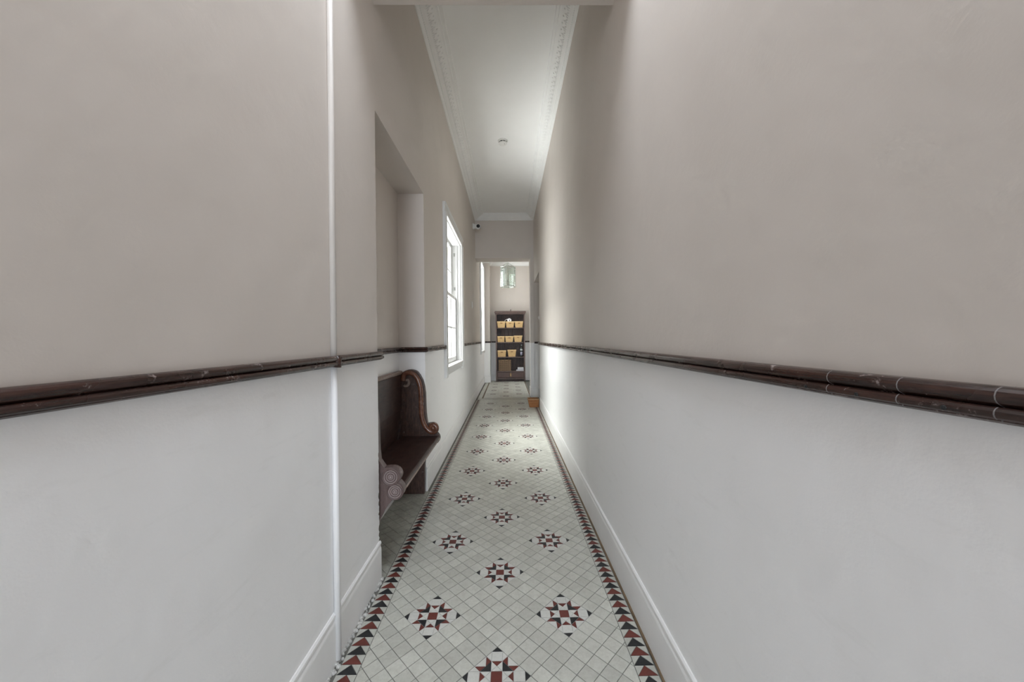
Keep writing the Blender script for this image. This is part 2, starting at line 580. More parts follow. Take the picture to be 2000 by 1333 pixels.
# dado rail: two beads with a groove between and a thin lip below
RP = [(-.002, 1.1435), (.012, 1.1435)] + arc(.020, 1.1335, .0105, 80, -70, 6) + [(.020, 1.1215), (.020, 1.1205)] + arc(.024, 1.1150, .0075, 70, -60, 5) + [(.022, 1.1080), (.022, 1.1062), (.016, 1.1030), (-.002, 1.1025)]


def lerp_pts(x, y0, y1):
    ys = [y for y in flare_ys if min(y0, y1) < y < max(y0, y1)]
    ys = sorted(ys, reverse=y1 < y0)
    return [(x, y0)] + [(x, y) for y in ys] + [(x, y1)]


def rails(name, pieces, warp=True, mat=None):
    root = None
    for k, pts in enumerate(pieces):
        mt = mat or M['rail']
        if root is None:
            root = bpy.data.objects.new(name, None); COL.objects.link(root); struct(root)
        run(RP, pts, 'rail_section', mt, root, warp=warp)
    return root


g = .0008
r_right = rails('trim_1', [lerp_pts(XR, a, c) for a, c in ((.38 - g, -1.0), (.474 - g, .38 + g), (.576 - g, .474 + g), (6.185, .576 + g))][::1])
for (yy) in (.38, .474, .576):        # pale filler at the joints of the rail
    b = MB().prism([(XR - d * 1.006, 1.1225 + (zz - 1.1225) * 1.006) for d, zz in RP], yy - .0006, yy + .0006, 'y')
    b.build('joint_filler', M['joint'], r_right, warp=True)
for yy, zz in ((.616, 1.1135), (.527, 1.1135), (.423, 1.1135), (.335, 1.1135)):
    fx = flare(XR, yy)
    b = MB().lathe([(.0030, .0), (.0030, .0014), (.0016, .0016)], (XR - .0325 + fx, yy, zz), 'x', 12)
    b.v = [(2 * (XR - .0315 + fx) - x, y, z) for x, y, z in b.v]
    b.build('screw', M['dark'], r_right)  # dark disc painted in place of the shade in a screw hole
r_left = rails('trim_2', [lerp_pts(XL, -1.0, 1.327), lerp_pts(XL, 1.361, 1.822)])
XA = -.862
rails('trim_3', [[(XL - .02, AL[0]), (XA, AL[0]), (XA, AL[1]), (XL, AL[1]), (XL, 3.695)]], warp=False)
rails('trim_4', [[(XL, 5.135), (XL, 8.53)]], warp=False)
rails('trim_5', [[(XR, 7.4), (.93, 7.4)]], warp=False, mat=M['rail_x'])
rails('trim_6', [[(XL, 9.80), (XL, 9.97), (-.498, 9.97), (-.498, 10.42), (.78, 10.42), (.78, 8.2)]], warp=False, mat=M['rail_x'])

# baseboards
BP = [(-.003, .190), (.004, .190), (.009, .184), (.0095, .176), (.006, .170), (.0055, .164), (.0085, .156), (.0095, .149), (.0095, -.01), (-.003, -.01)]
struct(run(BP, lerp_pts(XR, 6.2, -1.0), 'baseboard_right', M['base_paint']))
struct(run(BP, lerp_pts(XL, -1.0, 1.8145), 'baseboard_left', M['base_paint']))
struct(run(BP, [(XL, AL[1]), (XL, 9.97), (-.498, 9.97), (-.498, 10.42), (.78, 10.42)], 'baseboard_far_left', M['base_paint']))
struct(run(BP, [(.466, 7.76), (.466, 7.4), (.93, 7.4)], 'baseboard_pillar', M['base_paint']))
# brown strip along the foot of the right wall, lumpy mortar along the left
b = MB()
yy = -.5
rr = random.Random(5)
ypts = []
while yy < 6.25:
    ypts.append(yy); yy += rr.uniform(.05, .12)
ypts.append(6.25)
L = [(.5405, y) for y in ypts]; R_ = [(.5285 + rr.uniform(-.0025, .0015), y) for y in ypts]
for i in range(len(ypts) - 1):
    b.prism([R_[i], L[i], L[i + 1], R_[i + 1]], -.004, .0025 + rr.uniform(0, .001))
struct(b.build('trim_7', M['brown_strip'], warp=False))
b = MB()
for i in range(150):
    y = rr.uniform(.9, 1.83); x = -.640 + rr.uniform(-.012, .007)
    s = rr.uniform(.004, .011)
    b.lathe([(s, -.003), (s * .8, .002 + s * .12), (s * .4, .003 + s * .35)], (x, y, 0), 'z', 6, False)
ML = b

# cornices
CP = [(-.003, 3.640), (.008, 3.640), (.020, 3.648), (.020, 3.656), (.032, 3.660), (.045, 3.664), (.062, 3.674), (.080, 3.689), (.098, 3.706), (.112, 3.714), (.126, 3.718), (.130, 3.727), (.150, 3.732), (.155, 3.75), (-.003, 3.75)]
CPL = [(d * 1.18, z) for d, z in CP]
c1 = struct(run(CP, [(XR, 7.4), (XR, 1.812)], 'trim_8', M['cornice']))
c2 = struct(run(CPL, [(XL, 1.812), (XL, 7.4)], 'trim_9', M['cornice']))
c3 = struct(run(CP, [(XL, 7.4), (XR, 7.4)], 'trim_10', M['cornice']))
FCP = [(-.003, 3.318), (.015, 3.318), (.02, 3.33), (.05, 3.345), (.09, 3.385), (.12, 3.40), (.13, 3.43), (-.003, 3.43)]
struct(run(FCP, [(XL, 7.75), (XL, 9.97), (-.498, 9.97), (-.498, 10.42), (.78, 10.42), (.78, 7.75)], 'trim_11', M['cornice']))


def cornice_relief(side, parent, k):
    """leaf-and-bead relief in the cove: three-lobed leaves and a row of beads by the wall"""
    b = MB()
    wx = XR if side > 0 else XL
    y = 1.86
    i = 0
    def blob(d, z, y, ld, ly, lz, tilt=0):
        n0 = len(b.v)
        # octahedral dome lying along the 40 degree slope of the cove
        ca, sa = math.cos(.72), math.sin(.72)
        for (u, v, h) in ((ld, 0, 0), (0, ly, 0), (-ld, 0, 0), (0, -ly, 0), (ld * .45, ly * .45, lz * .7), (-ld * .45, ly * .45, lz * .7), (-ld * .45, -ly * .45, lz * .7), (ld * .45, -ly * .45, lz * .7), (0, 0, lz)):
            u2 = u * math.cos(tilt) - v * math.sin(tilt); v2 = u * math.sin(tilt) + v * math.cos(tilt)
            dd = d + u2 * ca + h * sa; zz = z + u2 * sa - h * ca
            b.v.append((wx - side * dd * k, y + v2, zz))
        b.smooth = True
        for q in ((0, 1, 4), (1, 2, 5), (2, 3, 6), (3, 0, 7), (1, 5, 8, 4), (2, 6, 5), (5, 6, 8), (3, 7, 8, 6), (0, 4, 7), (4, 8, 7)):
            b.face([n0 + t for t in q])
    while y < 7.2:
        blob(.072, 3.684, y, .026, .010, .010)
        blob(.066, 3.679, y - .017, .017, .007, .008, .6)
        blob(.066, 3.679, y + .017, .017, .007, .008, -.6)
        blob(.092, 3.701, y + .030, .010, .007, .007)
        for t in range(3):
            blob(.026, 3.660, y + t * .02, .006, .006, .006)
        y += .06
    o = b.build('cornice_relief', M['cornice'], parent)
    o['kind'] = 'stuff'


cornice_relief(1, c1, 1.0)
cornice_relief(-1, c2, 1.18)

# ------------------------------------------------------------------ floor
TG = .0012        # half joint
fl = struct(MB().box((-1.05, -6.2, -.2), (2.0, 10.5, -.0022)).build('floor', M['grout']))

ML.build('mortar_crumbs', M['mortar'], fl)['kind'] = 'stuff'


def clip(poly, x0, x1, y0, y1):
    for (ax, val, keep_gt) in ((0, x0, True), (0, x1, False), (1, y0, True), (1, y1, False)):
        out = []
        for i in range(len(poly)):
            p, q = poly[i], poly[(i + 1) % len(poly)]
            ip = (p[ax] >= val) if keep_gt else (p[ax] <= val)
            iq = (q[ax] >= val) if keep_gt else (q[ax] <= val)
            if ip: out.append(p)
            if ip != iq:
                t = (val - p[ax]) / (q[ax] - p[ax])
                out.append((p[0] + (q[0] - p[0]) * t, p[1] + (q[1] - p[1]) * t))
        poly = out
        if len(poly) < 3: return []
    return poly


def inset(poly, d):
    """offset a convex polygon inward by d"""
    k = len(poly)
    a = sum(poly[i][0] * poly[(i + 1) % k][1] - poly[(i + 1) % k][0] * poly[i][1] for i in range(k))
    if a < 0: poly = poly[::-1]
    lines = []
    for i in range(k):
        p, q = poly[i], poly[(i + 1) % k]
        dx, dy = q[0] - p[0], q[1] - p[1]; L = math.hypot(dx, dy)
        if L < 1e-6: continue
        n = (-dy / L, dx / L)
        lines.append((p[0] + n[0] * d, p[1] + n[1] * d, dx / L, dy / L))
    out = []
    for i in range(len(lines)):
        a1, a2 = lines[i - 1], lines[i]
        den = a1[2] * a2[3] - a1[3] * a2[2]
        if abs(den) < 1e-6: continue
        t = ((a2[0] - a1[0]) * a2[3] - (a2[1] - a1[1]) * a2[2]) / den
        out.append((a1[0] + a1[2] * t, a1[1] + a1[3] * t))
    if len(out) < 3: return []
    a = sum(out[i][0] * out[(i + 1) % len(out)][1] - out[(i + 1) % len(out)][0] * out[i][1] for i in range(len(out)))
    return out if a > 2e-5 else []


def piece(b, poly, d=TG, top=0.0, bot=-.004, bev=.0008):
    """a tile: bevelled prism added to b"""
    p = inset(poly, d)
    if not p: return False
    q = inset(p, bev) or p
    if len(q) != len(p): q = p
    n0 = len(b.v); k = len(p)
    b.v += [(x, y, bot) for x, y in p] + [(x, y, top - bev * .7) for x, y in p] + [(x, y, top) for x, y in q]
    for r in range(2):
        for i in range(k):
            j = (i + 1) % k
            b.face([n0 + r * k + i, n0 + r * k + j, n0 + (r + 1) * k + j, n0 + (r + 1) * k + i])
    b.face([n0 + 2 * k + i for i in range(k)])
    return True


# star centres
stars = []
for j in range(-5, 32):
    for i in ((0,) if j % 2 == 0 else (-1, 1)):
        cy = SY + 7 * U * j
        stars.append((SX + 7 * U * i, cy, 7 * (i + j) // 2, 7 * (j - i) // 2))
Y0F = .25
Y1F, Y2F, Y3F = 7.12, 7.31, 10.42
FL2, FR2 = -.512, .447


def star_ok(s):
    y = s[1]
    return (Y0F + 3 * U < y < Y1F - 3 * U) or (Y2F + 3 * U < y < Y3F - 4 * U)


stars = [s for s in stars if star_ok(s)]
instar = set()
for s in stars:
    for da in (-1, 0, 1):
        for db in (-1, 0, 1):
            instar.add((s[2] + da, s[3] + db))

tiles_full, tiles_cut = [], []
A = int((Y3F - SY) / (2 * U)) + 12
for a in range(-30, 2 * A + 40):
    for bb in range(-30, 2 * A + 40):
        if abs(a - bb) > 15 or (a, bb) in instar: continue
        cx, cy = SX + (a - bb) * U, SY + (a + bb) * U
        if cy < Y0F - U or cy > Y3F + U: continue
        d = [(cx - U, cy), (cx, cy - U), (cx + U, cy), (cx, cy + U)]
        for (xa, xb, ya, yb) in ((FL, FR, Y0F, Y1F), (FL2, FR2, Y2F + .012, Y3F)):
            p = clip(d, xa, xb, ya, yb)
            if p:
                full = all(abs(u - v) < 1e-9 for q, t in zip(p, d) for u, v in zip(q, t)) and len(p) == 4
                (tiles_full if full else tiles_cut).append((cy, cx, p))
tiles_full.sort(); tiles_cut.sort()
rr = random.Random(11)
mb0 = MB(); piece(mb0, [(-U, 0), (0, -U), (U, 0), (0, U)])
tile_me = mb0.mesh('floor_tile', M['tile'])
mass = MB()
nfull = 0
for (cy, cx, p) in tiles_full:
    if cy > 1.17 and nfull < 205:
        o = link('floor_tile', tile_me, fl)
        o.location = (cx, cy, rr.uniform(-.0003, .0004))
        o.rotation_euler = (rr.uniform(-.004, .004), rr.uniform(-.004, .004), rr.uniform(-.006, .006))
        nfull += 1
    else:
        piece(mass, p, top=rr.uniform(-.0003, .0003))
ncut = 0
for (cy, cx, p) in tiles_cut:
    if cy > 1.17 and ncut < 60 and cy < 3:
        b = MB()
        if piece(b, p):
            b.build('cut_tile', M['tile'], fl, fix=False); ncut += 1
    else:
        piece(mass, p, top=rr.uniform(-.0003, .0003))
o = mass.build('distant_tile', M['tile'], fl, fix=False); o['kind'] = 'stuff'


def star_pieces():
    """list of (material key, polygon in module units)"""
    out = [('red', [(-.5, -.5), (.5, -.5), (.5, .5), (-.5, .5)])]
    base = []
    # arm pointing +y: cross square of four triangles, outer white square, black tip, two white slivers
    base += [('red', [(-.5, 1.5), (0, 1), (.5, 1.5)]), ('star_white', [(-.5, .5), (0, 1), (-.5, 1.5)]), ('star_white', [(.5, .5), (.5, 1.5), (0, 1)]), ('star_white', [(-.5, .5), (.5, .5), (0, 1)])]
    base += [('star_white', [(-.5, 1.5), (.5, 1.5), (.5, 2.5), (-.5, 2.5)]), ('black', [(-.5, 2.5), (.5, 2.5), (0, 3)])]
    base += [('star_white', [(.5, 1.5), (1, 2), (.5, 2.5)]), ('star_white', [(-.5, 1.5), (-.5, 2.5), (-1, 2)])]
    # quadrant +x +y
    base += [('black', [(.5, .5), (1.5, .5), (.5, 1.5)]), ('red', [(.5, 1.5), (1, 1), (1, 2)]), ('red', [(1.5, .5), (2, 1), (1, 1)]), ('star_white', [(1, 1), (2, 1), (1, 2)])]
    for q in range(4):
        c, s = (1, 0, -1, 0)[q], (0, 1, 0, -1)[q]
        for mk, p in base:
            out.append((mk, [(x * c - y * s, x * s + y * c) for x, y in p]))
    return out


SP = star_pieces()
keys = ['red', 'black', 'star_white']
nm = {'red': 'red_star_tile', 'black': 'black_star_tile', 'star_white': 'white_star_tile'}
piece_me = []
for mk, p in SP:
    b = MB()
    c = (sum(x for x, y in p) / len(p) * U, sum(y for x, y in p) / len(p) * U)
    piece(b, [(x * U - c[0], y * U - c[1]) for x, y in p], d=.0008)
    piece_me.append((mk, c, b.mesh(nm[mk], M[mk])))
b = MB()
for mk, p in SP:
    b.cur = keys.index(mk)
    piece(b, [(x * U, y * U) for x, y in p], d=.0008)
far_me = b.mesh('star_medallion', [M[q] for q in keys])
b = MB(); b.prism([(-3 * U, 0), (0, -3 * U), (3 * U, 0), (0, 3 * U)], -.0035, -.0018)
bed_me = b.mesh('star_medallion', M['mortar'])
stars.sort(key=lambda s: s[1])
nst = 0
for s in stars:
    if s[1] > 1.2 and nst < 10:
        nst += 1
        o = link('star_medallion', bed_me, fl); o.location = (s[0], s[1], 0)
        rz = rr.uniform(-.006, .006)
        for mk, c, me in piece_me:
            q = bpy.data.objects.new(nm[mk], me); COL.objects.link(q); q.parent = o
            q.location = (c[0], c[1], rr.uniform(-.0002, .0003))
        o.rotation_euler = (0, 0, rz)
    else:
        o = link('star_medallion', far_me, fl); o.location = (s[0], s[1], 0)

# border strips of triangles
def border(xin, xout, sh=0.0):
    xa, xb = min(xin, xout), max(xin, xout)
    xm = (xa + xb) / 2
    y = SY + .033 - 8 * U * 1.0 + sh
    k = 0
    res = []
    hw = (xb - xa) / 2
    while y + U < Y1F:
        res.append(('red' if k % 2 else 'black', [(xa, y), (xb, y), (xm, y + U)]))
        res.append(('border_white', [(xa, y), (xm, y + U), (xa, y + U)]))
        res.append(('border_white', [(xb, y), (xb, y + U), (xm, y + U)]))
        y += U; k += 1
    return res


bm_mass = MB()
bkeys = ['red', 'black', 'border_white']
bl = border(FL - .0005, -.628, -.0150) ; br_ = border(FR + .0005, .5255)
allb = sorted(bl + br_, key=lambda t: t[1][0][1])
cnt = {'red': 0, 'black': 0, 'border_white': 0}
lim = {'red': 140, 'black': 140, 'border_white': 170}
bn = {'red': 'red_border_tile', 'black': 'black_border_tile', 'border_white': 'white_border_tile'}
for mk, p in allb:
    if p[0][1] > 1.15 and cnt[mk] < lim[mk]:
        b = MB()
        jx = rr.uniform(-.0008, .0008)
        if piece(b, [(x + jx * .3, y + jx) for x, y in p], d=.0009, top=rr.uniform(-.0002, .0003)):
            b.build(bn[mk], M[mk], fl, fix=False); cnt[mk] += 1
    else:
        bm_mass.cur = bkeys.index(mk)
        piece(bm_mass, p, d=.0009)
o = bm_mass.build('distant_border_tile', [M[q] for q in bkeys], fl, fix=False); o['kind'] = 'stuff'
# cross strips at the threshold and plain margins of the far bay
b = MB(); b.cur = 0
piece(b, [(FL - .07, Y1F + .022), (.53, Y1F + .022), (.53, Y2F - .02), (FL - .07, Y2F - .02)])
for (xa, xb) in ((XL + .014, FL2 - .028), (FR2 + .028, .464)):
    n = 20
    for i in range(n):
        ya = Y2F + (Y3F - Y2F) * i / n; yb = Y2F + (Y3F - Y2F) * (i + 1) / n
        piece(b, [(xa, ya), (xb, ya), (xb, yb), (xa, yb)])
b.build('margin_tile', M['border_white'], fl, fix=False)['kind'] = 'stuff'
b = MB()
for (xa, xb, ya, yb) in ((FL - .07, .53, Y1F + .002, Y1F + .02), (FL - .07, .53, Y2F - .018, Y2F), (FL2 - .026, FL2 - .002, Y2F + .002, Y3F), (FR2 + .002, FR2 + .026, Y2F + .002, Y3F), (XL + .014, XL + .035, Y2F, 9.95)):
    piece(b, [(xa, ya), (xb, ya), (xb, yb), (xa, yb)])
b.build('dark_border_line', M['brown_strip'], fl, fix=False)['kind'] = 'stuff'
# grimy tiles of the alcove
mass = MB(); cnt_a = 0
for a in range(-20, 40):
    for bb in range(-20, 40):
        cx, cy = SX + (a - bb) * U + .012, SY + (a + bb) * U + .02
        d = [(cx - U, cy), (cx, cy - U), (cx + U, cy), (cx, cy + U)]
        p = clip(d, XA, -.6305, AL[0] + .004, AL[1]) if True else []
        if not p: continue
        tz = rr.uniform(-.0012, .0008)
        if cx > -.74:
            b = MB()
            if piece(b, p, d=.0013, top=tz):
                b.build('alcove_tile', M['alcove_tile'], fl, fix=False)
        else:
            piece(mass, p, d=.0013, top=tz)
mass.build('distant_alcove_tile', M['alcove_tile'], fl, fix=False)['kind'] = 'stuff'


# ------------------------------------------------------------------ windows
def window(name, y0, y1, z0, z1, cols, rows_up, rows_lo, zmid, xs_up, xs_lo, sill_drop):
    root = bpy.data.objects.new(name, None); COL.objects.link(root); struct(root)
    root.location = (XL, (y0 + y1) / 2, z0)
    G = M['window_paint']
    cw = .105
    # casing: two stepped legs and a head
    def leg(ya, yb, za, zb):
        s = 1 if yb > ya else -1
        b = MB()
        b.bbox((XL - .004, ya, za), (XL + .022, ya + s * cw, zb), .003)
        b.bbox((XL + .018, yb - s * .034, za), (XL + .033, yb, zb), .004)
        b.bbox((XL + .018, ya, za), (XL + .027, ya + s * .014, zb), .003)
        b.build('casing', G, root)
    leg(y0 + .004, y0 - cw, z0 - sill_drop, z1 + .0)
    leg(y1 - .004, y1 + cw, z0 - sill_drop, z1 + .0)
    b = MB()
    b.bbox((XL - .004, y0 - cw, z1 - .004), (XL + .0225, y1 + cw, z1 + cw), .003)
    b.bbox((XL + .018, y0 - cw, z1 + cw - .034), (XL + .0335, y1 + cw, z1 + cw), .004)
    b.bbox((XL + .018, y0, z1 - .004), (XL + .0275, y1, z1 + .012), .003)
    b.build('casing', G, root)
    # lining boards of the reveal
    xo = xs_up - .03
    for pa, pb in (((y0, z0), (y0 + .014, z1)), ((y1 - .014, z0), (y1, z1)), ((y0, z1 - .014), (y1, z1))):
        MB().bbox((XL, *pa), (xo, *pb), .001).build('jamb_lining', G, root)
        MB().bbox((xo - .001, *pa), (-1.06, *pb), .001).build('outer_lining', M['outer_reveal'], root)
    # parting beads
    for yy in (y0 + .014, y1 - .026):
        b = MB(); b.bbox((xs_lo + .026, yy, z0), (xs_lo + .040, yy + .012, z1 - .014), .002)
        b.bbox(((xs_up + xs_lo) / 2 - .006, yy, z0), ((xs_up + xs_lo) / 2 + .006, yy + .012, z1 - .014), .002)
        b.build('parting_bead', G, root)
    # sill and apron
    MB().bbox((XL + .030, y0 - .012, z0 - .016), (-1.04, y1 + .012, z0 + .012), .004).build('sill', G, root)
    MB().bbox((XL - .004, y0 + .006, z0 - sill_drop + .02), (XL + .014, y1 - .006, z0 - .017), .003).build('apron', G, root)

    def sash(nm_, x, za, zb, rows, bot):
        ya, yb = y0 + .016, y1 - .016
        st = .046
        b = MB()
        t = .019
        b.bbox((x - t, ya, za), (x + t, ya + st, zb), .003).bbox((x - t, yb - st, za), (x + t, yb, zb), .003)
        b.bbox((x - t * .99, ya + st - .002, za), (x + t * .99, yb - st + .002, za + bot), .003).bbox((x - t * .99, ya + st - .002, zb - .042), (x + t * .99, yb - st + .002, zb), .003)
        sa = b.build(nm_, G, root)
        gy0, gy1, gz0, gz1 = ya + st, yb - st, za + bot, zb - .042
        for c in range(1, cols):
            yy = gy0 + (gy1 - gy0) * c / cols
            MB().bbox((x - .016, yy - .011, gz0 - .002), (x + .016, yy + .011, gz1 + .002), .005).build('glazing_bar', G, sa)
        for r in range(1, rows):
            zz = gz0 + (gz1 - gz0) * r / rows
            MB().bbox((x - .0155, gy0 - .002, zz - .011), (x + .0155, gy1 + .002, zz + .011), .005).build('glazing_bar', G, sa)
        for c in range(cols):
            for r in range(rows):
                p0 = gy0 + (gy1 - gy0) * c / cols; p1 = gy0 + (gy1 - gy0) * (c + 1) / cols
                q0 = gz0 + (gz1 - gz0) * r / rows; q1 = gz0 + (gz1 - gz0) * (r + 1) / rows
                MB().box((x - .0015, p0 + .008, q0 + .008), (x + .0015, p1 - .008, q1 - .008)).build('pane', M['glass'], sa)
        return sa
    sash('lower_sash', xs_lo, z0 + .013, zmid + .021, rows_lo, .062)
    sash('upper_sash', xs_up, zmid - .021, z1 - .015, rows_up, .042)
    # cord pulley and sash stop on the far jamb
    for zz in (z1 - .16, zmid + .12):
        b = MB().bbox((xs_lo - .012, y1 - .020, zz), (xs_lo + .012, y1 - .013, zz + .045), .002)
        b.bbox((xs_lo - .006, y1 - .026, zz + .012), (xs_lo + .006, y1 - .019, zz + .03), .002)
        b.build('sash_pulley', M['metal'], root)
    return root


window('window_1', W1[0], W1[1], W1[2], W1[3], 3, 2, 2, 1.765, -.792, -.738, .10)
window('window_2', W2[0], W2[1], W2[2], W2[3], 3, 2, 2, 1.98, -.792, -.738, .06)

# ------------------------------------------------------------------ pew
PY0, PY1 = 1.835, 2.80        # outer face of near end, inner face of far end
pew = thing('church_pew', 'dark brown carved wooden pew with scrolled ends set in the wall alcove', 'pew', (-.72, 2.32, 0))


def circ(cx, cz, r, a0, a1, n):
    return [(cx + r * math.cos(math.radians(a0 + (a1 - a0) * i / n)), cz + r * math.sin(math.radians(a0 + (a1 - a0) * i / n))) for i in range(n + 1)]


outline = [(-.846, 0.0), (-.846, .925)]
outline += circ(-.762, .878, .092, 148, 55, 8)
outline += [(-.690, .928), (-.668, .885), (-.655, .835), (-.648, .78), (-.647, .70), (-.645, .63), (-.640, .585), (-.634, .548)]
outline += circ(-.596, .508, .044, 100, -42, 8)
outline += circ(-.584, .432, .046, 40, -80, 7)
outline += [(-.598, .383), (-.620, .355), (-.638, .318), (-.652, .275), (-.660, .22), (-.662, 0.0)]


def bench_end(y_in, y_out, mt, back=0.0):
    b = MB()
    ol = [(x - back * (min(1, max(0, (zz - .545) / .02)) if zz > .4 else min(1, max(0, (.36 - zz) / .12))) if x > -.70 else x, zz) for x, zz in outline]
    b.prism(ol, y_in, y_out, 'y')
    return b.build('bench_end', mt, pew)


far_end = bench_end(PY1, PY1 + .042, M['pew_end'])
near_end = bench_end(PY0 + .042, PY0, M['pew_dusty'], .022)


def smooth_path(ctrl, n=6):
    out = []
    for i in range(len(ctrl) - 1):
        p0 = ctrl[max(i - 1, 0)]; p1 = ctrl[i]; p2 = ctrl[i + 1]; p3 = ctrl[min(i + 2, len(ctrl) - 1)]
        for k in range(n):
            t = k / n
            out.append(tuple(.5 * (2 * p1[j] + (p2[j] - p0[j]) * t + (2 * p0[j] - 5 * p1[j] + 4 * p2[j] - p3[j]) * t * t + (3 * p1[j] - p0[j] - 3 * p2[j] + p3[j]) * t ** 3) for j in range(2)))
    out.append(ctrl[-1])
    return out


sc = [(-.790, .884), (-.782, .896), (-.792, .906), (-.812, .902), (-.818, .880), (-.806, .852)]
s_path = smooth_path([(-.815, .885), (-.806, .930), (-.772, .947), (-.735, .935), (-.704, .900), (-.686, .850), (-.678, .79), (-.677, .70), (-.675, .63), (-.667, .58), (-.650, .535), (-.622, .498), (-.590, .484), (-.565, .497), (-.560, .522), (-.577, .539), (-.598, .536), (-.606, .518), (-.596, .506)])
rad = [.0190] * len(s_path)
for i in range(10): rad[-1 - i] = .012 + .0005 * i
MB().tube([(x, PY1 - .011, z) for x, z in s_path], rad, 12).build('scroll_moulding', M['pew_mould'], far_end)
up_path = smooth_path([(-.812, .850), (-.800, .842), (-.782, .848), (-.772, .868), (-.780, .888), (-.797, .886)])
MB().tube([(x, PY1 - .001, z) for x, z in up_path], .011, 10).build('scroll_moulding', M['pew_worn'], far_end)
# boss in the eye of each scroll
MB().lathe([(.021, 0), (.021, -.012), (.015, -.022), (.004, -.025)], (-.588, PY1 - .004, .514), 'y', 20).build('scroll_boss', M['pew_mould'], far_end)
# raised plate on the back half of the far end
MB().bbox((-.846, PY1 - .008, .45), (-.79, PY1 + .004, .842), .003).build('end_stile', M['pew_end'], far_end)
# rosettes with concentric rings on the near end, facing the corridor
for (cx, cz, r) in ((-.603, .503, .045), (-.582, .428, .043)):
    ro = MB().lathe([(r, 0), (r, -.006), (r * .9, -.009), (r * .84, -.005), (r * .66, -.005)], (cx, PY0 + .001, cz), 'y', 28).build('rosette', M['pew_dusty'], near_end)
    for q in (.72, .48, .24):
        ring = []
        for i in range(33):
            t = 2 * math.pi * i / 32
            ring.append((cx + r * q * math.cos(t), PY0 - .0045, cz + r * q * math.sin(t)))
        MB().tube(ring, .0026, 6, False).build('ring', M['rosette'], ro)
    MB().lathe([(r * .14, 0), (r * .13, -.005), (r * .05, -.008)], (cx, PY0 - .003, cz), 'y', 14).build('boss', M['rosette'], ro)
# seat with a rounded worn front edge
b = MB()
sp = [(-.846, .420), (-.846, .452), (-.560, .452)] + circ(-.556, .434, .018, 80, -80, 6) + [(-.565, .416)]
b.prism(sp, PY0 + .038, PY1 + .002, 'y')
b.build('seat', M['pew'], pew)
MB().tube([(-.5405, PY0 + .043, .4315), (-.5405, PY1 - .002, .4315)], .0065, 8).build('worn_edge', M['pew_worn'], pew)
# backrest: upper and lower board with a top rail
MB().bbox((-.846, PY0 + .04, .665), (-.828, PY1 - .0, .935), .003).build('back_board', M['pew'], pew)
MB().bbox((-.853, PY0 + .04, .452), (-.838, PY1 - .0, .662), .002).build('back_board', M['pew'], pew)
MB().bbox((-.856, PY0 + .04, .935), (-.820, PY1 - .0, .962), .006).build('top_rail', M['pew_worn'], pew)
# diagonal bracket behind the seat by the far end, as the photograph shows its edge
MB().prism([(PY1 - .10, .452), (PY1, .452), (PY1, .60)], -.838, -.826, 'x').build('corner_bracket', M['pew'], pew)

# ------------------------------------------------------------------ conduit on the left wall
pipe = thing('conduit_pipe', 'slim painted conduit pipe running up the left wall across the dark rail', 'pipe', (XL, 1.344, 0))
xp = XL + .008
MB().tube([(xp, 1.344, RAIL_Z + .022), (xp, 1.344, 2.0), (xp, 1.344, ZC)], .0115, 14).build('upper_length', M['pipe_beige'], pipe)
MB().tube([(xp + .004, 1.344, .012), (xp + .003, 1.344, .5), (xp, 1.344, RAIL_Z - .0185)], .0115, 14).build('lower_length', M['pipe_white'], pipe)
b = MB().tube([(xp + .012, 1.344, RAIL_Z - .0185), (xp + .014, 1.344, RAIL_Z), (xp + .010, 1.344, RAIL_Z + .0225)], .0150, 14)
b.build('stained_length', M['rail'], pipe)
MB().bbox((XL - .002, 1.326, RAIL_Z - .018), (XL + .02, 1.362, RAIL_Z + .0235), .003).build('stained_collar', M['rail'], pipe)
pipe.children[-1]['label'] = 'dark stained collar where the rail meets the pipe'

# ------------------------------------------------------------------ bookcase
BF, BB = 10.13, 10.405
bx0, bx1 = -.345, .485
case = thing('bookcase', 'tall dark wooden bookcase with open shelves and two drawers at corridor end', 'bookcase', (.07, 10.27, 0))
ts = .036
for xa, xb in ((bx0, bx0 + ts), (bx1 - ts, bx1)):
    MB().bbox((xa, BF, 0), (xb, BB, 1.93), .003).build('side_panel', M['case_front'], case)
b = MB().bbox((bx0 - .012, BF - .012, 1.905), (bx1 + .012, BB, 1.935), .004).bbox((bx0 - .026, BF - .028, 1.932), (bx1 + .026, BB, 1.992), .010)
b.build('top_cornice', M['case_front'], case)
MB().bbox((bx0 + ts - .001, BF + .002, 1.895), (bx1 - ts + .001, BF + .022, 1.91), .002).build('top_rail', M['case'], case)
for zt in (1.526, 1.118, .700):
    MB().bbox((bx0 + ts - .002, BF + .004, zt - .026), (bx1 - ts + .002, BB - .014, zt), .003).build('shelf', M['case_front'], case)
MB().bbox((bx0 + ts - .002, BF - .004, .272), (bx1 - ts + .002, BB - .014, .300), .003).build('shelf', M['case_front'], case)
nb = 7
for i in range(nb):
    a = bx0 + ts + (bx1 - bx0 - 2 * ts) * i / nb; c = bx0 + ts + (bx1 - bx0 - 2 * ts) * (i + 1) / nb
    MB().bbox((a + .0004, BB - .014, .0), (c - .0004, BB - .002, 1.90), .003).build('back_board', M['case_back'], case)
xm = (bx0 + bx1) / 2
for xa, xb, hx in ((bx0 + ts + .003, xm - .022, xm - .036), (xm + .022, bx1 - ts - .003, xm + .036)):
    d = MB().bbox((xa, BF + .002, .112), (xb, BF + .30 - .05, .268), .003).build('drawer', M['case_drawer'], case)
    b = MB().bbox((xa + .012, BF - .003, .126), (xb - .012, BF + .003, .254), .003); b.build('drawer_panel', M['case_drawer'], d)
MB().bbox((xm - .020, BF, .100), (xm + .020, BF + .03, .272), .003).build('drawer_divider', M['case_front'], case)
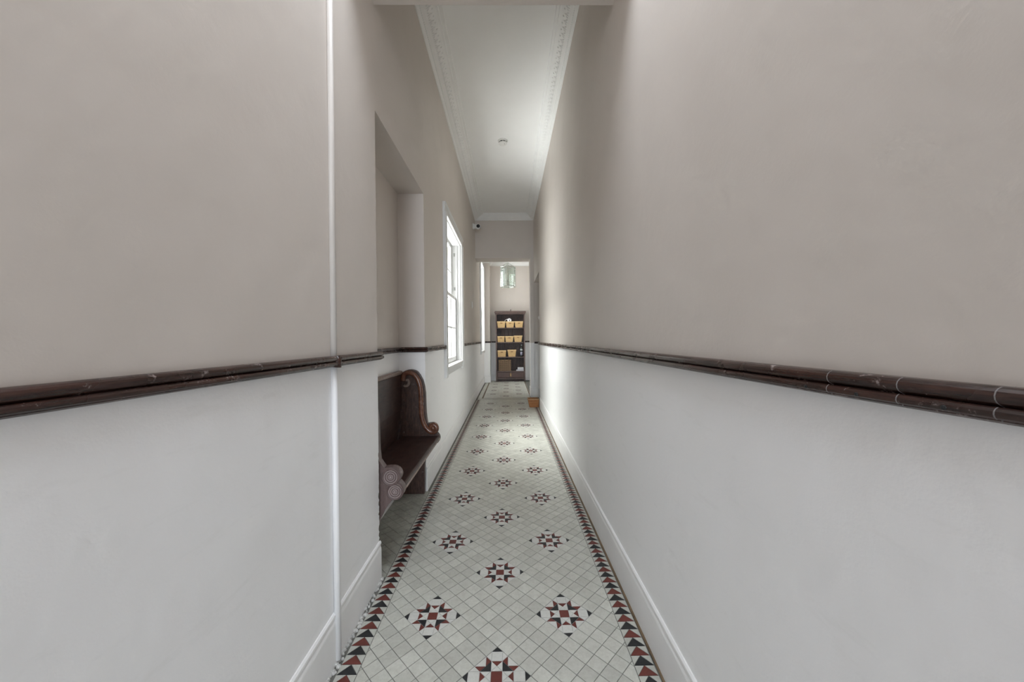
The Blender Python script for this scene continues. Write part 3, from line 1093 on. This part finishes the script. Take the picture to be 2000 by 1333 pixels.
for dx in (-.013, .013):
    MB().bbox((xm + dx - .006, BF - .018, .15), (xm + dx + .006, BF + .001, .235), .003).build('pull', M['basket'], case)
MB().bbox((bx0 + ts - .001, BF + .002, .070), (bx1 - ts + .001, BF + .03, .104), .003).build('bottom_rail', M['case_front'], case)
MB().bbox((bx0 + ts - .001, BF + .05, .0), (bx1 - ts + .001, BF + .065, .085), .002).build('plinth', M['case_back'], case)  # dark board added so the gap under the case looks shaded
tk = tag(MB().lathe([(.013, 0), (.013, .012), (.007, .018), (.012, .034), (.009, .050), (.003, .056)], (.086, 10.20, 1.992), 'z', 16).build('knob', M['case']),
         'small dark turned knob standing on top of the bookcase', 'knob')

# baskets
TZ = {1: 1.526, 2: 1.118, 3: .700}


def make_basket(label, x0, x1, bx0_, bx1_, z0, z1):
    t = thing('wooden_basket', label, 'basket', ((x0 + x1) / 2, BF + .11, z0), 'pale wooden baskets in the bookcase')
    ya, yb = BF + .012, BF + .215          # top mouth
    yc, yd = BF + .028, BF + .200          # foot
    th = .008
    b = MB()
    top = [(x0, ya), (x1, ya), (x1, yb), (x0, yb)]; bot = [(bx0_, yc), (bx1_, yc), (bx1_, yd), (bx0_, yd)]
    ti = [(x0 + th, ya + th), (x1 - th, ya + th), (x1 - th, yb - th), (x0 + th, yb - th)]
    bi = [(bx0_ + th, yc + th), (bx1_ - th, yc + th), (bx1_ - th, yd - th), (bx0_ + th, yd - th)]
    b.v = [(*p, z1) for p in top] + [(*p, z0) for p in bot] + [(*p, z1) for p in ti] + [(*p, z0 + th) for p in bi]
    for i in range(4):
        j = (i + 1) % 4
        b.face([4 + i, 4 + j, j, i]); b.face([8 + i, 8 + j, 12 + j, 12 + i]); b.face([i, j, 8 + j, 8 + i])
    b.face([7, 6, 5, 4]); b.face([12, 13, 14, 15])
    b.build('body', M['basket'], t)
    # rim bands
    b = MB()
    b.bbox((x0 - .004, ya - .004, z1 - .028), (x1 + .004, ya + .003, z1 + .002), .002).bbox((x0 - .004, yb - .003, z1 - .028), (x1 + .004, yb + .004, z1 + .002), .002)
    b.bbox((x0 - .004, ya, z1 - .028), (x0 + .003, yb, z1 + .002), .002).bbox((x1 - .003, ya, z1 - .028), (x1 + .004, yb, z1 + .002), .002)
    b.build('rim', M['basket_rim'], t)
    cx = (x0 + x1) / 2
    zz = z1 - .052
    yy = ya + (yc - ya) * (z1 - zz) / (z1 - z0)
    pts = [(cx - .026, zz), (cx + .026, zz)]
    b = MB()
    b.prism(circ(cx + .026, zz, .0085, -90, 90, 6) + circ(cx - .026, zz, .0085, 90, 270, 6), yy - .0022, yy + .006, 'y')
    b.build('handle_slot', M['slot'], t)  # dark inset painted for the shade of an open slot
    # vertical slats of the front
    for i in range(4):
        f0 = (i + .04) / 4; f1 = (i + .96) / 4
        b = MB()
        P = lambda f, z: (x0 + (x1 - x0) * f + ((bx0_ + (bx1_ - bx0_) * f) - (x0 + (x1 - x0) * f)) * (z1 - z) / (z1 - z0), ya + (yc - ya) * (z1 - z) / (z1 - z0), z)
        za, zb = z0 + .006, z1 - .066
        q = [P(f0, za), P(f1, za), P(f1, zb), P(f0, zb)]
        b.v = [(x, y - .002, z) for x, y, z in q] + [(x, y + .004, z) for x, y, z in q]
        for fc in ((0, 1, 2, 3), (7, 6, 5, 4), (0, 4, 5, 1), (1, 5, 6, 2), (2, 6, 7, 3), (3, 7, 4, 0)): b.face(fc)
        b.build('slat', M['basket'], t)
    return t


P = 'pale wooden basket, '
make_basket(P + 'left one on the top shelf of the bookcase', -.300, -.067, -.284, -.087, TZ[1], 1.704)
make_basket(P + 'middle of the top shelf, under the white roll', -.054, .183, -.034, .159, TZ[1], 1.699)
make_basket(P + 'right one on the top shelf of the bookcase', .196, .436, .216, .413, TZ[1], 1.700)
make_basket(P + 'left one on the second shelf of the bookcase', -.296, -.094, -.288, -.106, TZ[2], 1.285)
make_basket(P + 'middle of the three on the second shelf', -.075, .161, -.061, .136, TZ[2], 1.284)
make_basket(P + 'right one on the second shelf, slightly taller', .172, .407, .194, .380, TZ[2], 1.297)
make_basket(P + 'left one on the third shelf, above the woven basket', -.296, -.056, -.286, -.068, TZ[3], .881)
make_basket(P + 'right one on the third shelf, nearer the bottle', -.014, .230, .012, .208, TZ[3], .896)

# white roll with a loose end lying in the middle basket
roll = thing('white_roll', 'white paper roll with loose end, lying across the middle top basket', 'roll', (.047, 10.20, 1.70))
b = MB()
pr = [(.018, -.05), (.056, -.05), (.058, -.044), (.058, .044), (.056, .05), (.018, .05)]
b.lathe(pr, (.047, 10.195, 1.732), 'y', 28)
b.build('wound_paper', M['paper'], roll)
MB().lathe([(.0195, -.0512), (.0195, .0512)], (.047, 10.195, 1.732), 'y', 20).build('core_hole', M['grey_slot'], roll)  # solid grey plug painted for the shade inside the core
tp = smooth_path([(.01, 1.772), (-.03, 1.765), (-.062, 1.748), (-.09, 1.716), (-.100, 1.700)])
b = MB()
top = [(x, z + .004) for x, z in tp]; bt = [(x, z - .004) for x, z in reversed(tp)]
n0 = 0
for i in range(len(tp) - 1):
    b.prism([tp[i], tp[i + 1], (tp[i + 1][0] - .002, tp[i + 1][1] - .012), (tp[i][0] - .002, tp[i][1] - .012)], 10.15, 10.24, 'y')
b.build('loose_end', M['paper'], roll)
# a second wooden support: basket rim carries the roll
# bottle
bt_ = thing('bottle', 'dark glass bottle with pale label on third shelf of the bookcase', 'bottle', (.384, 10.24, TZ[3]))
b = MB().lathe([(.034, .700), (.037, .706), (.037, .905), (.034, .935), (.018, .968), (.0135, .985), (.0135, 1.012)], (.384, 10.24, 0), 'z', 24)
b.build('body', M['bottle'], bt_)
MB().lathe([(.0378, .868), (.0378, .965 - .045)], (.384, 10.24, 0), 'z', 24).build('label_band', M['bottle_label'], bt_)
MB().lathe([(.0376, .735), (.0376, .835)], (.384, 10.24, 0), 'z', 24).build('lower_label', M['paper_edge'], bt_)
MB().lathe([(.0155, 1.010), (.016, 1.012), (.016, 1.036), (.014, 1.040)], (.384, 10.24, 0), 'z', 20).build('cap', M['bottle_label'], bt_)

# woven basket
wb = thing('woven_basket', 'square brown woven seagrass basket on the bottom shelf of the bookcase', 'basket', (-.094, 10.26, .3))
wx0, wx1, wy0, wy1, wz0, wz1 = -.268, .078, BF + .012, BF + .255, .300, .612
b = MB()
b.box((wx0 + .008, wy0 + .008, wz0), (wx1 - .008, wy0 + .014, wz1 - .004)).box((wx0 + .008, wy1 - .014, wz0), (wx1 - .008, wy1 - .008, wz1 - .004))
b.box((wx0 + .008, wy0 + .008, wz0), (wx0 + .014, wy1 - .008, wz1 - .004)).box((wx1 - .014, wy0 + .008, wz0), (wx1 - .008, wy1 - .008, wz1 - .004))
b.box((wx0 + .008, wy0 + .008, wz0), (wx1 - .008, wy1 - .008, wz0 + .008))
b.build('lining', M['weave_dark'], wb)
rows, cols_ = 11, 12
for face, (ux0, ux1) in (('front', (wx0, wx1)), ('right', (wy0, wy1)), ('left', (wy0, wy1))):
    b = MB()
    for r in range(rows):
        for c in range(cols_):
            hz = (wz1 - wz0) / rows; hu = (ux1 - ux0) / cols_
            zc = wz0 + (r + .5) * hz; uc = ux0 + (c + .5) * hu
            sgn = 1 if (c // 2 + r // 1) % 2 == 0 else -1
            dz = .010 * sgn
            prd = .004 + .006 * ((c + r) % 2)
            q = [(uc - hu * .62, zc - dz - hz * .27), (uc + hu * .62, zc + dz - hz * .27), (uc + hu * .62, zc + dz + hz * .27), (uc - hu * .62, zc - dz + hz * .27)]
            if face == 'front':
                b.prism(q, wy0 + .009, wy0 + .009 - prd, 'y')
            elif face == 'right':
                b.prism(q, wx1 - .009, wx1 - .009 + prd, 'x')
            else:
                b.prism(q, wx0 + .009, wx0 + .009 - prd, 'x')
    b.build('weave', M['weave'], wb)['kind'] = 'stuff'
b = MB()
ring = [(wx0 + .004, wy0 + .004), (wx1 - .004, wy0 + .004), (wx1 - .004, wy1 - .004), (wx0 + .004, wy1 - .004)]
for i in range(4):
    p, q = ring[i], ring[(i + 1) % 4]
    b.tube([(p[0], p[1], wz1 - .006), (q[0], q[1], wz1 - .006)], .009, 8)
b.build('rim', M['weave'], wb)

# folded white papers beside it
for k, (xa, xb, za, zb, rz, lab) in enumerate(((.225, .442, .300, .326, .03, 'white folded stack of paper, lowest on the bottom shelf'), (.262, .440, .3265, .352, -.02, 'lilac edged book between white papers on the bottom shelf'), (.268, .438, .3525, .392, .015, 'white folded paper bundle, topmost on the bottom shelf'))):
    t = thing('paper_stack', lab, 'paper', ((xa + xb) / 2, 10.26, za))
    n = 5
    b = MB()
    for i in range(n):
        h0 = (zb - za) * i / n; h1 = (zb - za) * (i + .9) / n
        j = rr.uniform(-.002, .002)
        b.bbox((xa - t.location.x + .004 + j, -.10, h0), (xb - t.location.x - .002, .10, h1), .002)
    o = b.build('sheets', M['paper'], None); o.parent = t
    if k == 1:
        c = MB().bbox((xa - t.location.x, -.104, -.0005), (xb - t.location.x, .104, .004), .001).bbox((xa - t.location.x, -.104, zb - za - .004), (xb - t.location.x, .104, zb - za), .001).build('cover', M['paper_edge'], None)
        c.parent = t
    t.rotation_euler = (0, 0, rz * .3)

# ------------------------------------------------------------------ lantern
LX, LY, LZ0, LZ1, LR = .015, 8.9, 2.50, 2.98, .190
lan = thing('hanging_lantern', 'six-sided pale glass lantern hanging from the ceiling beyond the far beam', 'lantern', (LX, LY, 3.42))
hexp = lambda r, a=math.pi / 6 * .6: [(LX + r * math.cos(a + math.pi / 3 * i), LY + r * math.sin(a + math.pi / 3 * i)) for i in range(6)]
ho = hexp(LR)
for zz, rr_ in ((LZ0, .011), (LZ1, .011)):
    b = MB()
    for i in range(6):
        p, q = ho[i], ho[(i + 1) % 6]
        b.tube([(p[0], p[1], zz), (q[0], q[1], zz)], rr_, 8)
    b.build('frame_ring', M['nickel'], lan)
for i in range(6):
    p, q = ho[i], ho[(i + 1) % 6]
    MB().tube([(p[0], p[1], LZ0), (p[0], p[1], LZ1)], .0095, 8).build('post', M['nickel'], lan)
    dx, dy = q[0] - p[0], q[1] - p[1]; L_ = math.hypot(dx, dy); nx, ny = dy / L_, -dx / L_
    a_ = (p[0] + dx * .05, p[1] + dy * .05); c_ = (p[0] + dx * .95, p[1] + dy * .95)
    b = MB().prism([a_, c_, (c_[0] - nx * .004, c_[1] - ny * .004), (a_[0] - nx * .004, a_[1] - ny * .004)], LZ0 + .008, LZ1 - .008)
    gl = b.build('glass_panel', M['lantern_glass'], lan)
    b = MB()
    for f in (.2, .8):
        xx, yy = p[0] + dx * f + nx * .002, p[1] + dy * f + ny * .002
        b.tube([(xx, yy, LZ0 + .01), (xx, yy, LZ1 - .01)], .004, 6)
    for zz in (LZ0 + .07, LZ1 - .07):
        b.tube([(p[0] + nx * .002, p[1] + ny * .002, zz), (q[0] + nx * .002, q[1] + ny * .002, zz)], .004, 6)
    b.build('leading', M['nickel'], gl)
b = MB()
for i in range(6):
    p = ho[i]
    b.tube([(p[0], p[1], LZ1), ((p[0] * .35 + LX * .65), (p[1] * .35 + LY * .65), LZ1 + .075), (LX, LY, LZ1 + .10)], .007, 8)
b.build('crown_arms', M['nickel'], lan)
MB().lathe([(.02, LZ1 + .08), (.028, LZ1 + .09), (.028, LZ1 + .105), (.010, LZ1 + .12)], (LX, LY, 0), 'z', 16).build('crown_cap', M['nickel'], lan)
b = MB()
zz = LZ1 + .12
k = 0
while zz < 3.385:
    lk = []
    for i in range(13):
        t = 2 * math.pi * i / 12
        u, v_ = .009 * math.cos(t), .019 * math.sin(t)
        lk.append((LX + (u if k % 2 else 0), LY + (0 if k % 2 else u), zz + .014 + v_))
    b.tube(lk, .003, 6, False)
    zz += .030; k += 1
b.build('chain', M['nickel'], lan)
MB().lathe([(.012, 3.375), (.045, 3.39), (.06, 3.41), (.06, 3.422)], (LX, LY, 0), 'z', 20).build('ceiling_rose', M['nickel'], lan)
MB().tube([(LX, LY, LZ1 + .09), (LX, LY, LZ0 + .16)], .006, 8).build('stem', M['nickel'], lan)
for i in range(3):
    t = 2 * math.pi * i / 3 + .4
    cx, cy = LX + .075 * math.cos(t), LY + .075 * math.sin(t)
    cdl = MB().tube([(LX, LY, LZ0 + .165), (LX + .05 * math.cos(t), LY + .05 * math.sin(t), LZ0 + .145), (cx, cy, LZ0 + .17)], .005, 8).build('candle_arm', M['nickel'], lan)
    MB().lathe([(.016, LZ0 + .165), (.018, LZ0 + .175), (.012, LZ0 + .178), (.012, LZ0 + .27)], (cx, cy, 0), 'z', 12).build('candle_tube', M['candle'], cdl)
    MB().lathe([(.006, LZ0 + .268), (.013, LZ0 + .29), (.010, LZ0 + .315), (.002, LZ0 + .34)], (cx, cy, 0), 'z', 12).build('bulb', M['candle'], cdl)

# ------------------------------------------------------------------ smoke detector, security camera, small fittings
sd = thing('smoke_detector', 'round white smoke detector on the corridor ceiling', 'smoke detector', (-.042, 4.62, ZC))
MB().lathe([(.062, ZC + .001), (.062, ZC - .010), (.058, ZC - .014)], (-.042, 4.62, 0), 'z', 36).build('mounting_plate', M['plastic'], sd)
MB().lathe([(.046, ZC - .013), (.046, ZC - .032), (.040, ZC - .036)], (-.042, 4.62, 0), 'z', 32).build('vent_core', M['grey_slot'], sd)
MB().lathe([(.053, ZC - .029), (.052, ZC - .036), (.040, ZC - .046), (.018, ZC - .050)], (-.042, 4.62, 0), 'z', 36).build('cap', M['plastic'], sd)
for i in range(8):
    t = 2 * math.pi * i / 8
    cx, cy = -.042 + .049 * math.cos(t), 4.62 + .049 * math.sin(t)
    MB().bbox((cx - .005, cy - .005, ZC - .031), (cx + .005, cy + .005, ZC - .012), .001).build('rib', M['plastic'], sd)
MB().lathe([(.004, ZC - .0495), (.004, ZC - .052)], (-.022, 4.60, 0), 'z', 10).build('indicator', M['dark'], sd)

sc_ = thing('security_camera', 'small white security camera high on left wall by the far beam', 'camera', (XL, 6.92, 3.37))
MB().bbox((XL - .001, 6.875, 3.318), (XL + .026, 6.965, 3.422), .008).build('wall_plate', M['plastic'], sc_)
MB().bbox((XL + .02, 6.885, 3.330), (XL + .075, 6.955, 3.412), .012).build('arm', M['plastic'], sc_)
bd = MB().lathe([(.018, .055), (.040, .050), (.047, .030), (.048, -.030), (.042, -.042), (.036, -.044)], (XL + .105, 6.92, 3.366), 'y', 28).build('body', M['plastic'], sc_)
MB().lathe([(.034, -.040), (.034, -.047), (.030, -.049)], (XL + .110, 6.92, 3.366), 'y', 24).build('lens', M['dark'], bd)

wp = thing('wall_plate', 'small white wall plate on left wall past the near window', 'switch', (XL, 6.63, 1.83))
MB().bbox((XL - .001, 6.59, 1.77), (XL + .010, 6.67, 1.90), .004).build('plate', M['plastic'], wp)
MB().bbox((XL + .008, 6.612, 1.80), (XL + .016, 6.648, 1.865), .003).build('rocker', M['plastic'], wp)
dc = thing('door_catch', 'small cream catch on the edge of the doorway in the right wall', 'catch', (XR, 6.2, 1.56))
MB().bbox((XR - .012, 6.200, 1.53), (XR + .004, 6.245, 1.60), .003).build('plate', M['pipe_beige'], dc) if False else None
MB().bbox((XR - .010, 6.150, 1.53), (XR + .001, 6.192, 1.60), .003).build('plate', M['pipe_beige'], dc)
MB().bbox((XR - .022, 6.162, 1.550), (XR - .009, 6.182, 1.582), .003).build('tongue', M['pipe_beige'], dc)

# wooden block by the doorway
wbk = thing('wooden_box', 'small orange-brown tapered wooden box on floor against right wall', 'box', (.44, 6.36, 0))
b = MB()
x0, x1, xb0, xb1, ya, yb = .338, .535, .368, .532, 6.28, 6.45
th = .012; zt = .146
top = [(x0, ya), (x1, ya), (x1, yb), (x0, yb)]; bot = [(xb0, ya + .006), (xb1, ya + .006), (xb1, yb - .006), (xb0, yb - .006)]
ti = [(x0 + th, ya + th), (x1 - th, ya + th), (x1 - th, yb - th), (x0 + th, yb - th)]; bi = [(xb0 + th, ya + th), (xb1 - th, ya + th), (xb1 - th, yb - th), (xb0 + th, yb - th)]
b.v = [(*p, zt) for p in top] + [(*p, .001) for p in bot] + [(*p, zt) for p in ti] + [(*p, .02) for p in bi]
for i in range(4):
    j = (i + 1) % 4
    b.face([4 + i, 4 + j, j, i]); b.face([8 + i, 8 + j, 12 + j, 12 + i]); b.face([i, j, 8 + j, 8 + i])
b.face([7, 6, 5, 4]); b.face([12, 13, 14, 15])
b.build('body', M['block'], wbk)
b = MB()
b.bbox((x0 - .004, ya - .004, zt - .014), (x1 + .001, ya + .010, zt + .003), .002).bbox((x0 - .004, yb - .010, zt - .014), (x1 + .001, yb + .004, zt + .003), .002)
b.bbox((x0 - .004, ya, zt - .014), (x0 + .010, yb, zt + .003), .002).bbox((x1 - .012, ya, zt - .014), (x1 + .001, yb, zt + .003), .002)
b.build('rim', M['block_edge'], wbk)
